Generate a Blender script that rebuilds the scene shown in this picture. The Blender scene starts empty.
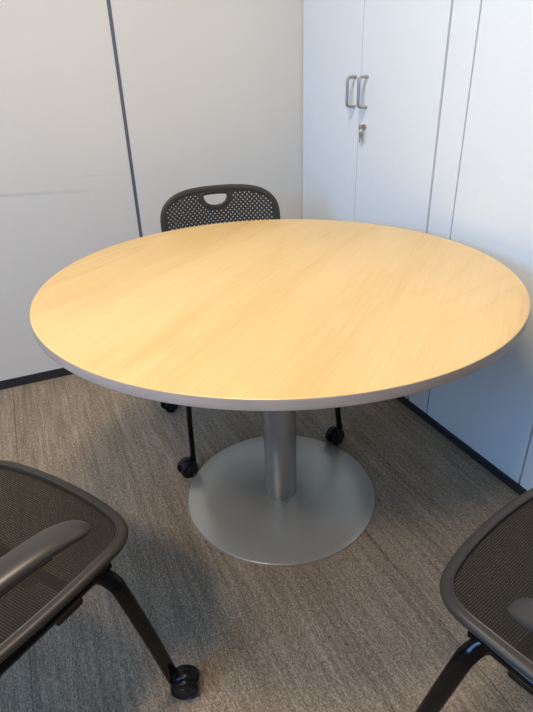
import bpy, bmesh, math, random
from mathutils import Vector, Matrix
random.seed(4)
PI = math.pi
COL = bpy.context.scene.collection
sc = bpy.context.scene

# ---------------------------------------------------------------- materials
def mat(name, color=(.5, .5, .5), rough=.5, metal=0.0, spec=.5):
    m = bpy.data.materials.new(name); m.use_nodes = True
    b = m.node_tree.nodes['Principled BSDF']
    b.inputs['Base Color'].default_value = (*color, 1)
    b.inputs['Roughness'].default_value = rough
    b.inputs['Metallic'].default_value = metal
    b.inputs['Specular IOR Level'].default_value = spec
    return m

class NT:
    def __init__(s, m):
        s.t = m.node_tree; s.b = s.t.nodes['Principled BSDF']; s.out = s.t.nodes['Material Output']
        s.tc = s.t.nodes.new('ShaderNodeTexCoord')
    def n(s, kind, **k):
        nd = s.t.nodes.new('ShaderNode' + kind)
        for a, v in k.items(): setattr(nd, a, v)
        return nd
    def l(s, a, b): s.t.links.new(a, b)
    def put(s, sock, v):
        if isinstance(v, bpy.types.NodeSocket): s.l(v, sock)
        else: sock.default_value = v
    def mapping(s, scale=(1, 1, 1), rot=(0, 0, 0), loc=(0, 0, 0), src=None):
        mp = s.n('Mapping'); s.l(src or s.tc.outputs['Object'], mp.inputs['Vector'])
        mp.inputs['Scale'].default_value = scale; mp.inputs['Rotation'].default_value = rot
        mp.inputs['Location'].default_value = loc
        return mp.outputs[0]
    def noise(s, vec, scale=5, detail=3, rough=.5, dist=0):
        nd = s.n('TexNoise'); s.l(vec, nd.inputs['Vector'])
        nd.inputs['Scale'].default_value = scale; nd.inputs['Detail'].default_value = detail
        nd.inputs['Roughness'].default_value = rough; nd.inputs['Distortion'].default_value = dist
        return nd.outputs['Fac']
    def math(s, op, a, b=0.0, c=0.0, clamp=False):
        nd = s.n('Math', operation=op, use_clamp=clamp)
        s.put(nd.inputs[0], a); s.put(nd.inputs[1], b)
        if len(nd.inputs) > 2: s.put(nd.inputs[2], c)
        return nd.outputs[0]
    def ramp(s, fac, stops):
        nd = s.n('ValToRGB'); s.l(fac, nd.inputs[0]); e = nd.color_ramp.elements
        while len(e) < len(stops): e.new(.5)
        for el, (p, c) in zip(e, stops): el.position = p; el.color = (*c, 1) if len(c) == 3 else c
        return nd.outputs[0]
    def rng(s, v, a, b, c=0, d=1):
        nd = s.n('MapRange'); s.put(nd.inputs[0], v)
        for i, x in enumerate((a, b, c, d)): nd.inputs[i + 1].default_value = x
        return nd.outputs[0]
    def mix(s, f, a, b, mode='MIX'):
        nd = s.n('Mix', data_type='RGBA', blend_type=mode)
        s.put(nd.inputs[0], f); s.put(nd.inputs[6], a); s.put(nd.inputs[7], b)
        return nd.outputs[2]
    def sep(s, src=None):
        nd = s.n('SeparateXYZ'); s.l(src or s.tc.outputs['Object'], nd.inputs[0]); return nd.outputs
    def bump(s, h, strength=.3, dist=.001):
        nd = s.n('Bump'); s.l(h, nd.inputs['Height'])
        nd.inputs['Strength'].default_value = strength; nd.inputs['Distance'].default_value = dist
        s.l(nd.outputs[0], s.b.inputs['Normal'])

def c4(*c): return (*c, 1)

# carpet: fine streaks running along world y, little flecks, faint tile joints
M_carpet = mat('carpet_loop_pile', rough=.95, spec=.15)
t = NT(M_carpet)
fine = t.noise(t.mapping((250, 60, 1)), 1, 2, .6)
mid = t.noise(t.mapping((75, 5.0, 1)), 1, 3, .6)
wide = t.noise(t.mapping((16, .8, 1)), 1, 2, .5)
fleck = t.noise(t.mapping((260, 190, 1)), 1, 1, .5)
s = t.math('ADD', t.math('MULTIPLY', fine, .40), t.math('MULTIPLY', mid, .32))
s = t.math('ADD', s, t.math('MULTIPLY', wide, .16))
s = t.math('ADD', s, t.math('MULTIPLY', fleck, .42))
col = t.ramp(s, [(.46, (.110, .088, .062)), (.635, (.250, .204, .148)), (.80, (.45, .375, .28))])
X = t.sep()
jx = t.math('ABSOLUTE', t.math('SUBTRACT', t.math('FRACT', t.math('DIVIDE', t.math('ADD', X[0], 3.105), .93)), .5))
jl = t.math('LESS_THAN', jx, .0022)
t.l(t.mix(t.math('MULTIPLY', jl, .45), col, c4(.045, .038, .03)), t.b.inputs['Base Color'])
t.bump(t.math('ADD', fine, fleck), .5, .003)

# tabletop: pale maple laminate, grain running diagonally
GRAIN = 40
M_wood = mat('maple_laminate', rough=.36, spec=.5)
t = NT(M_wood)
v = t.mapping((1, 1, 1), (0, 0, math.radians(-GRAIN)))
fib = t.noise(t.mapping((7, 150, 1), src=v), 1, 3, .6)
big = t.noise(t.mapping((.8, 7, 1), src=v), 1, 3, .5, .4)
iso = t.noise(t.mapping((.55, 3.2, 1), src=v), 1, 2, .45, .3)          # cathedral figure: contour lines of a slow field
rings = t.math('PINGPONG', t.math('MULTIPLY', iso, 26.0), 1.0)
fig = t.math('POWER', rings, 3.0)
patch = t.rng(t.noise(t.mapping((.8, 2.2, 1), src=v), 1, 1), .42, .62)
q = t.math('ADD', t.math('MULTIPLY', fib, .30), t.math('MULTIPLY', big, .45))
q = t.math('SUBTRACT', q, t.math('MULTIPLY', t.math('MULTIPLY', fig, patch), .11))
t.l(t.ramp(q, [(.24, (.63, .42, .16)), (.38, (.70, .495, .205)), (.54, (.745, .545, .255))]), t.b.inputs['Base Color'])
t.bump(fib, .05, .0005)
M_edge = mat('table_edge_band', (.40, .335, .29), .45)
t = NT(M_edge)
t.l(t.ramp(t.noise(t.mapping((14, 14, 120)), 1, 2), [(.3, (.42, .335, .275)), (.7, (.49, .40, .33))]), t.b.inputs['Base Color'])

# powder coated silver grey metal
def powder(name, c, rough, metal, spec=.5, bump=.08):
    m = mat(name, c, rough, metal, spec); t = NT(m)
    g = t.noise(t.mapping((1, 1, 1)), 900, 2)
    lo = tuple(x * .94 for x in c); hi = tuple(min(1, x * 1.06) for x in c)
    t.l(t.ramp(g, [(.35, lo), (.65, hi)]), t.b.inputs['Base Color'])
    if bump: t.bump(g, bump, .0004)
    return m
M_silver = powder('silver_grey_powder_coat', (.41, .42, .385), .28, .4)
M_column = powder('silver_grey_column', (.46, .45, .43), .27, .65)
M_black = powder('black_enamel_tube', (.003, .003, .0035), .16, 0, .22, 0)
M_plastic = powder('charcoal_moulded_plastic', (.036, .035, .032), .42, 0, .35, .03)
M_arm = powder('charcoal_arm_pad', (.038, .037, .035), .34, 0, .4, .03)
M_caster = powder('black_caster_plastic', (.005, .005, .006), .32, 0, .25, 0)
M_hub = powder('dark_grey_hub', (.014, .014, .016), .4, 0, .3, 0)
M_nickel = powder('satin_nickel', (.42, .41, .39), .35, .9)
M_brass = powder('worn_brass', (.50, .42, .33), .35, .8)
M_kick = powder('dark_plinth', (.020, .021, .026), .6, 0)
M_joint = powder('dark_blue_grey_joint', (.11, .14, .185), .5, 0)
M_white = powder('white_coated_board', (.74, .815, .85), .20, 0)
M_carc = powder('grey_cabinet_carcase', (.05, .053, .06), .6, 0)
M_ceil = powder('white_ceiling_paint', (.80, .79, .77), .9, 0)
M_paint = powder('darkened_wall_paint', (.30, .295, .285), .85, 0)  # out-of-view walls: colour darkened to grey so they bounce less light

# seat: open woven mesh
M_mesh = mat('woven_seat_mesh', (.02, .018, .014), .7, 0, .2)
t = NT(M_mesh)
X = t.sep()
a = t.math('SINE', t.math('MULTIPLY', X[0], 2 * PI / .0042))
b = t.math('SINE', t.math('MULTIPLY', X[1], 2 * PI / .0042))
hole = t.math('GREATER_THAN', t.math('MINIMUM', a, b), .62)
tr = t.n('BsdfTransparent'); mx = t.n('MixShader')
t.l(hole, mx.inputs[0]); t.l(t.b.outputs[0], mx.inputs[1]); t.l(tr.outputs[0], mx.inputs[2])
t.l(mx.outputs[0], t.out.inputs['Surface'])
t.l(t.ramp(t.noise(t.mapping((400, 400, 1)), 1, 1), [(.3, (.012, .011, .0085)), (.7, (.024, .022, .0165))]), t.b.inputs['Base Color'])

# left wall: coated partition panels with a scuff line
M_panel = mat('partition_panel', (.60, .585, .56), .55, 0, .4)
t = NT(M_panel)
X = t.sep()
base = t.ramp(t.noise(t.mapping((1, 1, 1)), 2.2, 2), [(.3, (.64, .64, .60)), (.7, (.665, .665, .625))])
def scuff(z0, slope, x0, x1, w):
    dz = t.math('ABSOLUTE', t.math('SUBTRACT', X[2], t.math('ADD', t.math('MULTIPLY', X[0], slope), z0)))
    m1 = t.rng(dz, w, w * .3)
    m2 = t.math('MULTIPLY', t.rng(X[0], x0, x0 + .12), t.rng(X[0], x1, x1 - .12))
    return t.math('MULTIPLY', m1, m2)
sm = t.math('ADD', t.math('MULTIPLY', scuff(.791, -.045, -.80, -.28, .009), .26), t.math('MULTIPLY', scuff(.86, .0, -.42, -.14, .006), .10))
sm = t.math('MULTIPLY', sm, t.rng(t.noise(t.mapping((18, 1, 60)), 1, 2), .3, .6, .5, 1))
t.l(t.mix(sm, base, c4(.25, .28, .33)), t.b.inputs['Base Color'])

M_glass = mat('window_glass', (.9, .95, 1), .02)
t = NT(M_glass); tr = t.n('BsdfTransparent'); mx = t.n('MixShader'); mx.inputs[0].default_value = .08
t.l(tr.outputs[0], mx.inputs[1]); t.l(t.b.outputs[0], mx.inputs[2]); t.l(mx.outputs[0], t.out.inputs['Surface'])

# ---------------------------------------------------------------- geometry helpers
def link(name, bm, m, parent=None, loc=None, smooth=True, bevel=0, seg=2, extra=()):
    bmesh.ops.recalc_face_normals(bm, faces=bm.faces)
    me = bpy.data.meshes.new(name); bm.to_mesh(me); bm.free()
    me.materials.append(m)
    for e in extra: me.materials.append(e)
    for p in me.polygons: p.use_smooth = smooth
    o = bpy.data.objects.new(name, me); COL.objects.link(o)
    if parent: o.parent = parent
    if loc: o.location = loc
    if bevel:
        md = o.modifiers.new('bevel', 'BEVEL'); md.width = bevel; md.segments = seg; md.limit_method = 'ANGLE'; md.angle_limit = math.radians(40)
    if smooth:
        me.set_sharp_from_angle(angle=math.radians(40))
    return o
def box(bm, x0, x1, y0, y1, z0, z1):
    vs = [bm.verts.new((x, y, z)) for x in (x0, x1) for y in (y0, y1) for z in (z0, z1)]
    for f in ((0, 1, 3, 2), (4, 6, 7, 5), (0, 4, 5, 1), (2, 3, 7, 6), (0, 2, 6, 4), (1, 5, 7, 3)):
        bm.faces.new([vs[i] for i in f])
    return vs
def lathe(bm, prof, n=64, M=None, mi=None):
    """prof: list of (r, z); closes at r = 0."""
    M = M or Matrix()
    rings = []
    for r, z in prof:
        if r < 1e-6: rings.append([bm.verts.new(M @ Vector((0, 0, z)))])
        else: rings.append([bm.verts.new(M @ Vector((r * math.cos(2 * PI * i / n), r * math.sin(2 * PI * i / n), z))) for i in range(n)])
    for k, (a, b) in enumerate(zip(rings, rings[1:])):
        for i in range(n):
            j = (i + 1) % n
            if len(a) == 1 and len(b) == 1: continue
            if len(a) == 1: f = bm.faces.new((a[0], b[i], b[j]))
            elif len(b) == 1: f = bm.faces.new((a[i], b[0], a[j]))
            else: f = bm.faces.new((a[i], b[i], b[j], a[j]))
            if mi: f.material_index = mi[k]
def catmull(P, n=8, closed=False):
    P = [Vector(p) for p in P]; N = len(P); out = []
    for i in range(N if closed else N - 1):
        if closed: a, b, c, d = P[(i - 1) % N], P[i], P[(i + 1) % N], P[(i + 2) % N]
        else: a, b, c, d = P[max(i - 1, 0)], P[i], P[i + 1], P[min(i + 2, N - 1)]
        for k in range(n):
            u = k / n
            out.append(.5 * ((2 * b) + (c - a) * u + (2 * a - 5 * b + 4 * c - d) * u * u + (3 * b - a - 3 * c + d) * u ** 3))
    if not closed: out.append(P[-1].copy())
    return out
def sweep(bm, path, wid, hei, side=Vector((1, 0, 0)), n=14, closed=False, cap=True, power=1.0):
    """oval section; wid = half size along the side axis, hei = half size across it (numbers or lists)."""
    N = len(path); rings = []
    for i, p in enumerate(path):
        if closed: tan = path[(i + 1) % N] - path[(i - 1) % N]
        else: tan = path[min(i + 1, N - 1)] - path[max(i - 1, 0)]
        tan.normalize()
        s = side(i, tan) if callable(side) else side
        s = (s - tan * s.dot(tan)).normalized(); u = tan.cross(s)
        w = wid[i] if isinstance(wid, (list, tuple)) else wid
        h = hei[i] if isinstance(hei, (list, tuple)) else hei
        ring = []
        for k in range(n):
            a = 2 * PI * k / n; ca, sa = math.cos(a), math.sin(a)
            ca = math.copysign(abs(ca) ** power, ca); sa = math.copysign(abs(sa) ** power, sa)
            ring.append(bm.verts.new(p + s * (w * ca) + u * (h * sa)))
        rings.append(ring)
    pairs = list(zip(rings, rings[1:])) + ([(rings[-1], rings[0])] if closed else [])
    for a, b in pairs:
        for k in range(n):
            j = (k + 1) % n; bm.faces.new((a[k], b[k], b[j], a[j]))
    if cap and not closed:
        bm.faces.new(rings[0]); bm.faces.new(rings[-1][::-1])
def empty(name, label, cat, loc=(0, 0, 0), rz=0, group=None):
    o = bpy.data.objects.new(name, None); COL.objects.link(o); o.empty_display_size = .1
    o.location = loc; o.rotation_euler = (0, 0, rz); o['label'] = label; o['category'] = cat
    if group: o['group'] = group
    return o
def struct(name, bm, m, label=None, cat=None, **k):
    o = link(name, bm, m, **k); o['kind'] = 'structure'
    if label: o['label'] = label
    if cat: o['category'] = cat
    return o

# ---------------------------------------------------------------- room
YL, XC = 1.1411, .6791            # partition face, cupboard faces
XW, YB, ZC, XE = -3.2, -3.4, 2.7, 1.16
bm = bmesh.new(); box(bm, XW - .1, XE + .1, YB - .1, YL + .12, -.06, 0)
struct('floor', bm, M_carpet, 'grey brown striped loop pile carpet tiles', 'floor', smooth=False)
bm = bmesh.new(); box(bm, XW - .1, XE + .1, YB - .1, YL + .12, ZC, ZC + .06)
struct('ceiling', bm, M_ceil, 'plain white painted ceiling above the round table', 'ceiling', smooth=False)
bm = bmesh.new()
JX = -.1198
box(bm, XW, JX - .0075, YL, YL + .1, .036, ZC); box(bm, JX + .0075, XE, YL, YL + .1, .036, ZC)
box(bm, XW, XE, YL + .02, YL + .1, 0, .036)
struct('wall_left', bm, M_panel, 'off-white partition wall in wide panels behind the table', 'wall', smooth=False)
bm = bmesh.new(); box(bm, JX - .0075, JX + .0075, YL + .006, YL + .09, .036, ZC)
struct('trim_1', bm, M_joint, 'dark blue-grey vertical joint strip between the partition panels', 'joint strip', smooth=False)
bm = bmesh.new(); box(bm, XW, XC + .02, YL - .004, YL + .02, 0, .042)
struct('baseboard_left', bm, M_kick, 'low black baseboard along the foot of the off-white partition', 'baseboard', smooth=False, bevel=.0015)
bm = bmesh.new(); box(bm, XE, XE + .1, YB, YL + .12, 0, ZC)
struct('wall_right', bm, M_paint, 'wall behind the cupboards, greyed to cut bounced light', 'wall', smooth=False)
bm = bmesh.new(); box(bm, XW, XE, YB - .1, YB, 0, ZC)
struct('wall_back', bm, M_paint, 'wall behind the viewer, greyed to cut bounced light', 'wall', smooth=False)
# far wall with the window that lets the daylight in
WY0, WY1, WZ0, WZ1 = -2.9, .2, 1.25, 2.45
bm = bmesh.new()
box(bm, XW - .1, XW, YB, WY0, 0, ZC); box(bm, XW - .1, XW, WY1, YL, 0, ZC)
box(bm, XW - .1, XW, WY0, WY1, 0, WZ0); box(bm, XW - .1, XW, WY0, WY1, WZ1, ZC)
struct('wall_window', bm, M_paint, 'wall holding the wide window, greyed to cut bounced light', 'wall', smooth=False)
wf = bpy.data.objects.new('window_1', None); COL.objects.link(wf); wf['kind'] = 'structure'
wf['label'] = 'wide daylight window with a grey frame'; wf['category'] = 'window'
bm = bmesh.new()
for y in (WY0, (WY0 + WY1) / 2 - .025, WY1 - .05): box(bm, XW - .07, XW - .02, y, y + .05, WZ0, WZ1)
box(bm, XW - .07, XW - .02, WY0, WY1, WZ0, WZ0 + .05); box(bm, XW - .07, XW - .02, WY0, WY1, WZ1 - .05, WZ1)
link('window_frame', bm, M_column, wf, smooth=False)
bm = bmesh.new(); box(bm, XW - .052, XW - .048, WY0 + .05, WY1 - .05, WZ0 + .05, WZ1 - .05)
link('pane', bm, M_glass, wf, smooth=False)

# ---------------------------------------------------------------- cupboards
CZ0, CZ1 = .028, 2.12
def bow_handle(parent, y):
    bm = bmesh.new(); d = .037; z0, z1 = 1.086, 1.186
    x = XC
    p = [Vector((x + .004, y, z0)), Vector((x - d * .45, y, z0)), Vector((x - d * .86, y, z0 + .003)), Vector((x - d, y, z0 + .013)),
         Vector((x - d, y, (z0 + z1) / 2)), Vector((x - d, y, z1 - .013)), Vector((x - d * .86, y, z1 - .003)), Vector((x - d * .45, y, z1)), Vector((x + .004, y, z1))]
    sweep(bm, catmull(p, 5), .0066, .0055, Vector((0, 1, 0)), 12)
    return link('handle', bm, M_nickel, parent)
def cupboard(name, label, y0, ys, y1, yh, lock=None, handles=True):
    """y0 > ys > y1: edges and the line between the two doors."""
    r = empty(name, label, 'cupboard', (0, 0, 0), 0, 'white cupboards along the right wall')
    bm = bmesh.new(); box(bm, XC + .0195, XC + .44, y1 + .001, y0 - .001, CZ0, CZ1)
    link('body', bm, M_carc, r, smooth=False)
    if lock is None:
        bm = bmesh.new(); box(bm, XC + .0197, XC + .442, y1 - .003, y1 + .0008, CZ0, CZ1)
        link('side_panel', bm, M_white, r, smooth=False)
    bm = bmesh.new(); box(bm, XC + .0197, XC + .442, y1, y0, CZ1 - .0008, CZ1 + .003)
    link('top_panel', bm, M_white, r, smooth=False)
    bm = bmesh.new(); box(bm, XC - .008, XC + .42, y1, y0, 0, CZ0 - .001)
    link('plinth', bm, M_kick, r, smooth=False)
    for a, b, h in ((y0 - .002, ys + .0028, yh[0]), (ys - .0028, y1 + .003, yh[1])):
        bm = bmesh.new(); box(bm, XC, XC + .019, b, a, CZ0, CZ1)
        d = link('door', bm, M_white, r, smooth=False, bevel=.0012)
        bow_handle(d, h)
        if lock is not None and b < lock < a:
            bm = bmesh.new()
            Mx = Matrix.Translation((XC, lock, 1.018)) @ Matrix.Rotation(-PI / 2, 4, 'Y')
            lathe(bm, [(0, -.003), (.010, -.003), (.010, .006), (.0085, .009), (.006, .0095), (0, .0095)], 24, Mx)
            link('lock', bm, M_brass, d)
    return r
cupboard('storage_cupboard', 'white double-door cupboard in the corner with two bow handles and a lock', YL - .002, .6816, .2322, (.712, .635), .637)
cupboard('storage_cupboard', 'white cupboard at the right edge of the photo, right of the narrow filler panel', .1140, -.3319, -.782, (-.298, -.366))
bm = bmesh.new(); box(bm, XC + .0005, XC + .02, .1185, .2255, CZ0, CZ1)
o = link('filler_panel', bm, M_white, smooth=False, bevel=.0012)
o['label'] = 'narrow white vertical filler panel between the two cupboards'; o['category'] = 'panel'
bm = bmesh.new(); box(bm, XC - .008, XC + .03, .1145, .2320, 0, CZ0 - .001)
link('plinth', bm, M_kick, o, smooth=False)
bm = bmesh.new(); box(bm, XC + .0205, XC + .40, .1165, .2300, CZ0, CZ1)
link('backing', bm, M_carc, o, smooth=False)

# keys hanging in the lock of the corner cupboard
kr = empty('key_set', 'small keys hanging from the lock under the cupboard handles', 'keys', (XC - .012, .637, 1.018))
def key(ang, dy, L):
    bm = bmesh.new()
    R = Matrix.Translation((-.006 + .003 * dy, .0, -.014)) @ Matrix.Rotation(ang, 4, 'X')
    lathe(bm, [(0, -.001), (.0095, -.001), (.0095, .001), (0, .001)], 20, R @ Matrix.Translation((0, 0, -.012)) @ Matrix.Rotation(PI / 2, 4, 'Y'))
    vs = box(bm, -.0009, .0009, -.003, .003, -.02 - L, -.018)
    for v_ in vs: v_.co = R @ v_.co
    for k in range(3):
        vs = box(bm, -.0008, .0008, .002, .005, -.026 - k * .006, -.023 - k * .006)
        for v_ in vs: v_.co = R @ v_.co
    return bm
link('key', key(.12, 0, .022), M_nickel, kr)
link('key', key(-.25, 1, .018), M_column, kr)
bm = bmesh.new()
sweep(bm, [Vector((-.004, .011 * math.sin(a), -.011 + .011 * math.cos(a))) for a in [2 * PI * i / 24 for i in range(24)]], .0011, .0011, Vector((1, 0, 0)), 6, closed=True)
link('ring', bm, M_nickel, kr)
bm = bmesh.new()   # the key that sits in the lock: bow edge-on plus shank
box(bm, -.016, .0023, -.0012, .0012, -.008, .008)
link('key', bm, M_brass, kr, smooth=False, bevel=.0008)

# ---------------------------------------------------------------- table
TH, TR, TT = .74, .605, .0245
tb = empty('round_table', 'large round maple-topped meeting table on a silver disc pedestal', 'table')
bm = bmesh.new()
r = TR
lathe(bm, [(0, TH), (r - .006, TH), (r - .0022, TH - .0002), (r - .0006, TH - .0012)], 192)
bm.verts.ensure_lookup_table()
link('tabletop', bm, M_wood, tb)
bm = bmesh.new()
lathe(bm, [(r - .0006, TH - .0012), (r, TH - .003), (r, TH - TT + .0025), (r - .0025, TH - TT), (0, TH - TT)], 192)
eo = link('edge_band', bm, M_edge, tb)
bm = bmesh.new()
lathe(bm, [(0, TH - TT), (.15, TH - TT), (.15, TH - TT - .006), (.052, TH - TT - .008), (.052, TH - TT - .03), (0, TH - TT - .03)], 64)
link('mounting_plate', bm, M_silver, tb)
bm = bmesh.new()
lathe(bm, [(.0, .006), (.0505, .006), (.0505, TH - TT - .008), (0, TH - TT - .008)], 72)
link('column', bm, M_column, tb)
bm = bmesh.new()
lathe(bm, [(0, .0095), (.054, .0095), (.10, .0092), (.22, .0088), (.2975, .0080), (.2995, .0068), (.3, .0055), (.2995, .0), (0, 0)], 160)
link('base', bm, M_silver, tb)

# ---------------------------------------------------------------- chair (local: +y forward, x right)
def mirror(path, s): return [Vector((p.x * s, p.y, p.z)) for p in path]
SEAT = [(0, .225), (.075, .222), (.140, .213), (.185, .199), (.215, .176), (.233, .142), (.239, .09), (.240, .0), (.236, -.10), (.226, -.165),
        (.205, -.212), (.165, -.238), (.10, -.250), (0, -.255)]
def seat_z(x, y):
    z = .452
    if y > .08: z -= .9 * (y - .08) ** 2          # waterfall front
    if y < -.12: z += .35 * (y + .12) ** 2 * 2
    return z + .25 * max(0, abs(x) - .10) ** 2 * 1.2
def closed_outline(half, n=5):
    pts = [Vector((x, y, 0)) for x, y in half] + [Vector((-x, y, 0)) for x, y in half[-2:0:-1]]
    return catmull(pts, n, True)
def shrink(path, d):
    """offset a closed xy outline inwards."""
    N = len(path); out = []
    cx = sum((p.x for p in path)) / N; cy = sum((p.y for p in path)) / N
    for i, p in enumerate(path):
        tn = (path[(i + 1) % N] - path[(i - 1) % N]).normalized(); nn = Vector((-tn.y, tn.x, 0))
        if nn.dot(Vector((cx, cy, 0)) - p) < 0: nn = -nn
        out.append(p + nn * d)
    return out
# perforated backrest in (u, v) = (x, z), bent into place
BACK = [(0, .848), (.068, .8465), (.125, .841), (.170, .828), (.203, .806), (.223, .776), (.230, .738), (.229, .69), (.222, .64), (.208, .58), (.183, .532),
        (.140, .499), (.080, .484), (0, .480)]
def back3(u, v, off=0):
    k = (v - .48) / .365
    y = -.292 - .105 * k - .020 * math.sin(k * PI) + .80 * u * u + off
    return Vector((u, y, v - .005))
CUT = [(-.043, .813), (-.030, .8155), (0, .8165), (.030, .8155), (.043, .813), (.0435, .805), (.037, .792), (.022, .782), (0, .778), (-.022, .782), (-.037, .792), (-.0435, .805)]
def inside(poly, x, y):
    c = False; N = len(poly)
    for i in range(N):
        a, b = poly[i], poly[i - 1]
        if (a.y > y) != (b.y > y) and x < (b.x - a.x) * (y - a.y) / (b.y - a.y) + a.x: c = not c
    return c
def dist(poly, x, y):
    p = Vector((x, y, 0)); best = 9
    for i in range(len(poly)):
        a, b = poly[i - 1], poly[i]; d = b - a; L = d.length_squared
        t_ = max(0, min(1, (p - a).dot(d) / L)) if L > 0 else 0
        best = min(best, (p - a - d * t_).length)
    return best
def backrest(parent):
    out = closed_outline(BACK, 5); cut = catmull([Vector((x, y, 0)) for x, y in [(a_ + .010, b_) for a_, b_ in CUT]], 4, True)
    P = .0122; hs = .0022; bm = bmesh.new(); cache = {}
    R = math.sqrt(.5)
    def vert(a, b):
        k = (round(a * 1e5), round(b * 1e5))
        if k not in cache:
            u = (a - b) * R; v = (a + b) * R + .66
            cache[k] = bm.verts.new(back3(u, v))
        return cache[k]
    for i in range(-34, 35):
        for j in range(-34, 35):
            a, b = i * P, j * P; u = (a - b) * R; v = (a + b) * R + .66
            if not inside(out, u, v): continue
            d = dist(out, u, v)
            if d < .009: continue
            dc = dist(cut, u, v)
            if inside(cut, u, v) or dc < .009: continue
            h = P / 2
            o4 = [vert(a + sx * h, b + sy * h) for sx, sy in ((-1, -1), (1, -1), (1, 1), (-1, 1))]
            if d < .024 or dc < .020 or v > .822: bm.faces.new(o4); continue
            i4 = [vert(a + sx * hs, b + sy * hs) for sx, sy in ((-1, -1), (1, -1), (1, 1), (-1, 1))]
            for k in range(4):
                m_ = (k + 1) % 4; bm.faces.new((o4[k], o4[m_], i4[m_], i4[k]))
    o = link('backrest', bm, M_plastic, parent, smooth=False)
    md = o.modifiers.new('thickness', 'SOLIDIFY'); md.thickness = .0036; md.offset = 0
    bm = bmesh.new()
    rim = [back3(p.x, p.y) for p in shrink(out, .0100)]
    cen = Vector((0, -.34, .66))
    sweep(bm, rim, .0102, .0042, lambda i, tn: (cen - rim[i]), 12, closed=True, power=.85)
    link('back_rim', bm, M_plastic, o)
    bm = bmesh.new()
    ring = [back3(p.x, p.y) for p in shrink(cut, -.0085)]
    c2 = back3(.010, .80)
    sweep(bm, ring, .0088, .0034, lambda i, tn: (c2 - ring[i]), 10, closed=True)
    link('grip_rim', bm, M_plastic, o)
    return o
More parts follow.
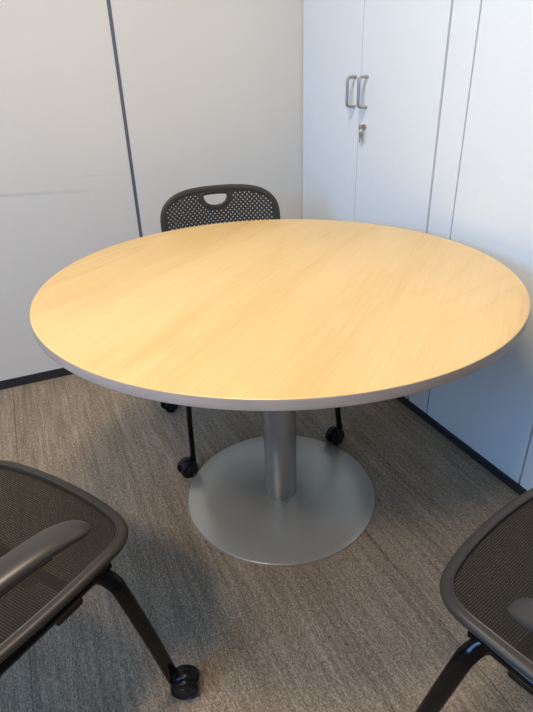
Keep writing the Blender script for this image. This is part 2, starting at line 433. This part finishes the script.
def chair(label):
    c = empty('mobile_chair', label, 'chair', (0, 0, 0), 0, 'black mobile chairs around the table')
    # seat mesh sheet
    out = closed_outline(SEAT, 5); inner = shrink(out, .010)
    bm = bmesh.new(); K = 12; rings = []
    cv = bm.verts.new((0, -.01, seat_z(0, -.01) - .014))
    for k in range(1, K + 1):
        f = k / K; ring = []
        for p in inner:
            x = p.x * f; y = -.01 + (p.y + .01) * f
            ring.append(bm.verts.new((x, y, seat_z(x, y) - .014 * (1 - f * f) + .001)))
        rings.append(ring)
    N = len(inner)
    for i in range(N): bm.faces.new((cv, rings[0][i], rings[0][(i + 1) % N]))
    for a, b in zip(rings, rings[1:]):
        for i in range(N): j = (i + 1) % N; bm.faces.new((a[i], b[i], b[j], a[j]))
    seat = link('seat', bm, M_mesh, c)
    bm = bmesh.new()
    rim = [Vector((p.x, p.y, seat_z(p.x, p.y) - .002)) for p in shrink(out, .0105)]
    sweep(bm, rim, .0110, .0085, lambda i, tn: Vector((-rim[i].x, -rim[i].y - .01, 0)) if True else None, 14, closed=True, power=.8)
    # thin raised bead where the mesh is clamped
    bead = [Vector((p.x, p.y, seat_z(p.x, p.y) + .004)) for p in shrink(out, .0180)]
    sweep(bm, bead, .0028, .0028, lambda i, tn: Vector((0, 0, 1)), 8, closed=True)
    link('seat_rim', bm, M_plastic, seat)
    # under-seat side rails with the black lip, cross tubes
    for s in (1, -1):
        bm = bmesh.new()
        p = catmull(mirror([Vector(q) for q in ((.214, .118, .425), (.219, .06, .430), (.222, -.05, .431), (.220, -.17, .432), (.213, -.235, .440))], s), 6)
        sweep(bm, p, .013, .012, Vector((1, 0, 0)), 14)
        link('side_rail', bm, M_black, c)
        bm = bmesh.new()                      # stacking bumper under the rail
        box(bm, s * .205 - .011, s * .205 + .016 if s > 0 else s * .205 + .011, -.002, .054, .394, .424)
        if s < 0:
            for v_ in bm.verts: v_.co.x -= .004
        link('bumper', bm, M_caster, c, bevel=.005, seg=3)
        # front leg: leaves the rail under the corner and runs out to the caster
        bm = bmesh.new()
        p = catmull(mirror([Vector(q) for q in ((.214, .078, .426), (.224, .096, .420), (.240, .106, .402), (.249, .113, .370), (.263, .141, .225), (.269, .168, .085), (.271, .174, .052))], s), 6)
        sweep(bm, p, .0090, .0150, Vector((1, 0, 0)), 16)
        link('leg', bm, M_black, c)
        bm = bmesh.new()
        p = catmull(mirror([Vector(q) for q in ((.216, -.105, .424), (.222, -.128, .415), (.230, -.142, .390), (.237, -.152, .350), (.262, -.205, .205), (.269, -.244, .078), (.271, -.250, .052))], s), 6)
        sweep(bm, p, .0090, .0150, Vector((1, 0, 0)), 16)
        link('leg', bm, M_black, c)
        # upright that carries the back
        bm = bmesh.new()
        p = catmull(mirror([Vector(q) for q in ((.213, -.20, .434), (.212, -.250, .443), (.212, -.279, .475), (.212, -.297, .53), (.214, -.318, .60), (.214, -.333, .665), (.213, -.341, .70))], s), 6)
        sweep(bm, p, .0085, .0125, Vector((1, 0, 0)), 14)
        link('back_upright', bm, M_black, c)
        # arm: support tube from the upright, moulded pad
        bm = bmesh.new()
        p = catmull(mirror([Vector(q) for q in ((.214, -.315, .575), (.235, -.322, .590), (.265, -.305, .612), (.283, -.26, .628), (.289, -.18, .633), (.291, -.07, .630), (.292, -.02, .624))], s), 6)
        W = [.010] * len(p)
        sweep(bm, p, W, .009, Vector((1, 0, 0)), 14)
        link('arm_support', bm, M_black, c)
        bm = bmesh.new()
        base = [(.274, -.300, .632, .010, .006), (.280, -.270, .640, .017, .009), (.286, -.21, .646, .0215, .010), (.289, -.13, .649, .0235, .0105), (.292, -.06, .648, .0250, .0105),
                (.294, -.010, .643, .0255, .0100), (.295, .020, .635, .0240, .0090), (.2955, .036, .629, .019, .007), (.296, .0445, .625, .012, .0045), (.296, .048, .623, .003, .0015)]
        p = catmull([Vector((q[0] * s, q[1], q[2])) for q in base], 5)
        def ex(i_): 
            v5 = catmull([Vector((q[i_], 0, 0)) for q in base], 5); return [max(.0006, w.x) for w in v5]
        sweep(bm, p, ex(3), ex(4), Vector((1, 0, 0)), 18, power=.85)
        link('armrest', bm, M_arm, c)
    for y, z in ((.055, .410), (-.12, .412)):
        bm = bmesh.new()
        zz = z - .012
        sweep(bm, catmull([Vector((-.212, y, z + .008)), Vector((-.17, y, zz)), Vector((0, y, zz - .006)), Vector((.17, y, zz)), Vector((.212, y, z + .008))], 6), .010, .010, Vector((0, 1, 0)), 12)
        link('cross_tube', bm, M_black, c)
    backrest(c)
    # four twin-wheel casters; each is a hood with two wheels, trailing along its own +x
    k = 0
    for y in (.174, -.250):
        for s in (1, -1):
            bm = bmesh.new()
            lathe(bm, [(0, .046), (.0115, .046), (.0115, .066), (.0095, .070), (0, .070)], 20)
            # hood: half shell over the wheels
            arc = [Vector((.024 + .030 * math.cos(a), 0, .031 + .030 * math.sin(a))) for a in [math.radians(195 - 10 * i) for i in range(17)]]
            sweep(bm, arc, [.012] * 17, .0035, Vector((0, 1, 0)), 10)
            vs = box(bm, -.006, .030, -.005, .005, .022, .052)
            h = link('caster', bm, M_caster, c, (s * .271, y, 0)); 
            for q in (1, -1):
                bm = bmesh.new()
                Mw = Matrix.Translation((.024, q * .0145, .0305)) @ Matrix.Rotation(PI / 2 * (-q), 4, 'X')
                lathe(bm, [(0, -.007), (.026, -.007), (.0295, -.005), (.0305, -.001), (.0305, .004), (.0285, .0075), (.024, .0085), (.0225, .0065), (.012, .0075), (.0105, .0095), (.006, .010), (0, .010)], 36, Mw,
                      [0, 0, 0, 0, 0, 0, 1, 1, 1, 1, 1])
                link('wheel', bm, M_caster, h, extra=(M_hub,))
            k += 1
    return c
def copy_tree(o, parent=None):
    n = o.copy(); COL.objects.link(n); n.parent = parent
    for ch in list(o.children): copy_tree(ch, n)
    return n
def place(c, x, y, heading, trails, label):
    c.location = (x, y, 0); c.rotation_euler = (0, 0, heading - PI / 2); c['label'] = label
    cs = sorted([h for h in c.children if h.name.startswith('caster')], key=lambda h: (-round(h.location.y, 2), h.location.x))
    for h, a in zip(cs, trails): h.rotation_euler = (0, 0, math.radians(a) - (heading - PI / 2))   # front left, front right, rear left, rear right
rear = chair('')
near_l = copy_tree(rear); near_r = copy_tree(rear)
place(rear, .066, .363, math.radians(263.2), (200, 192, 150, 200), 'black chair behind the table with its perforated back against the partition')
place(near_l, -.784, -.345, math.radians(34), (20, -22, 130, 60), 'black mesh-seat chair at the left front of the table, its caster visible')
place(near_r, .169, -.902, math.radians(104.5), (-100, -60, -80, -95), 'black mesh-seat chair cut off by the right front corner of the photo')

# ---------------------------------------------------------------- light
def area(name, loc, size, power, color, target=None, sy=None, spread=None):
    L = bpy.data.lights.new(name, 'AREA'); L.energy = power; L.color = color
    L.shape = 'RECTANGLE'; L.size = size; L.size_y = sy or size
    if spread: L.spread = spread
    o = bpy.data.objects.new(name, L); COL.objects.link(o); o.location = loc
    d = (Vector(target) - Vector(loc)) if target else Vector((0, 0, -1))
    o.rotation_euler = d.to_track_quat('-Z', 'Y').to_euler()
    return o
WARM = (1.0, .80, .60)
area('ceiling_lamp', (-1.60, -1.30, 2.66), .45, 42, WARM)
area('ceiling_lamp', (-.40, -.25, 2.66), .45, 34, WARM)
area('window_daylight', (XW - .15, (WY0 + WY1) / 2, (WZ0 + WZ1) / 2), WZ1 - WZ0, 260, (.20, .50, 1.0), (0, (WY0 + WY1) / 2, 1.5), WY1 - WY0)
w = bpy.data.worlds.new('sky'); sc.world = w; w.use_nodes = True
bg = w.node_tree.nodes['Background']; bg.inputs[0].default_value = (.55, .74, 1, 1); bg.inputs[1].default_value = .5

# ---------------------------------------------------------------- camera
cd = bpy.data.cameras.new('camera'); cam = bpy.data.objects.new('camera', cd); COL.objects.link(cam); sc.camera = cam
f, cx, cy, cz, yaw, pit, rol = 534.0, -.5643, -1.2082, 1.2029, .4119, .4846, -.0323
fw = Vector((math.sin(yaw) * math.cos(pit), math.cos(yaw) * math.cos(pit), -math.sin(pit)))
r0 = Vector((math.cos(yaw), -math.sin(yaw), 0)); u0 = r0.cross(fw)
rr = r0 * math.cos(rol) + u0 * math.sin(rol); uu = -r0 * math.sin(rol) + u0 * math.cos(rol)
Mc = Matrix((rr, uu, -fw)).transposed().to_4x4(); Mc.translation = (cx, cy, cz)
cam.matrix_world = Mc
cd.sensor_fit = 'HORIZONTAL'; cd.sensor_width = 36; cd.lens = 36 * f / 533
cd.clip_start = .02
sc.view_settings.view_transform = 'Standard'; sc.view_settings.look = 'None'; sc.view_settings.gamma = 1
sc.view_settings.exposure = 0
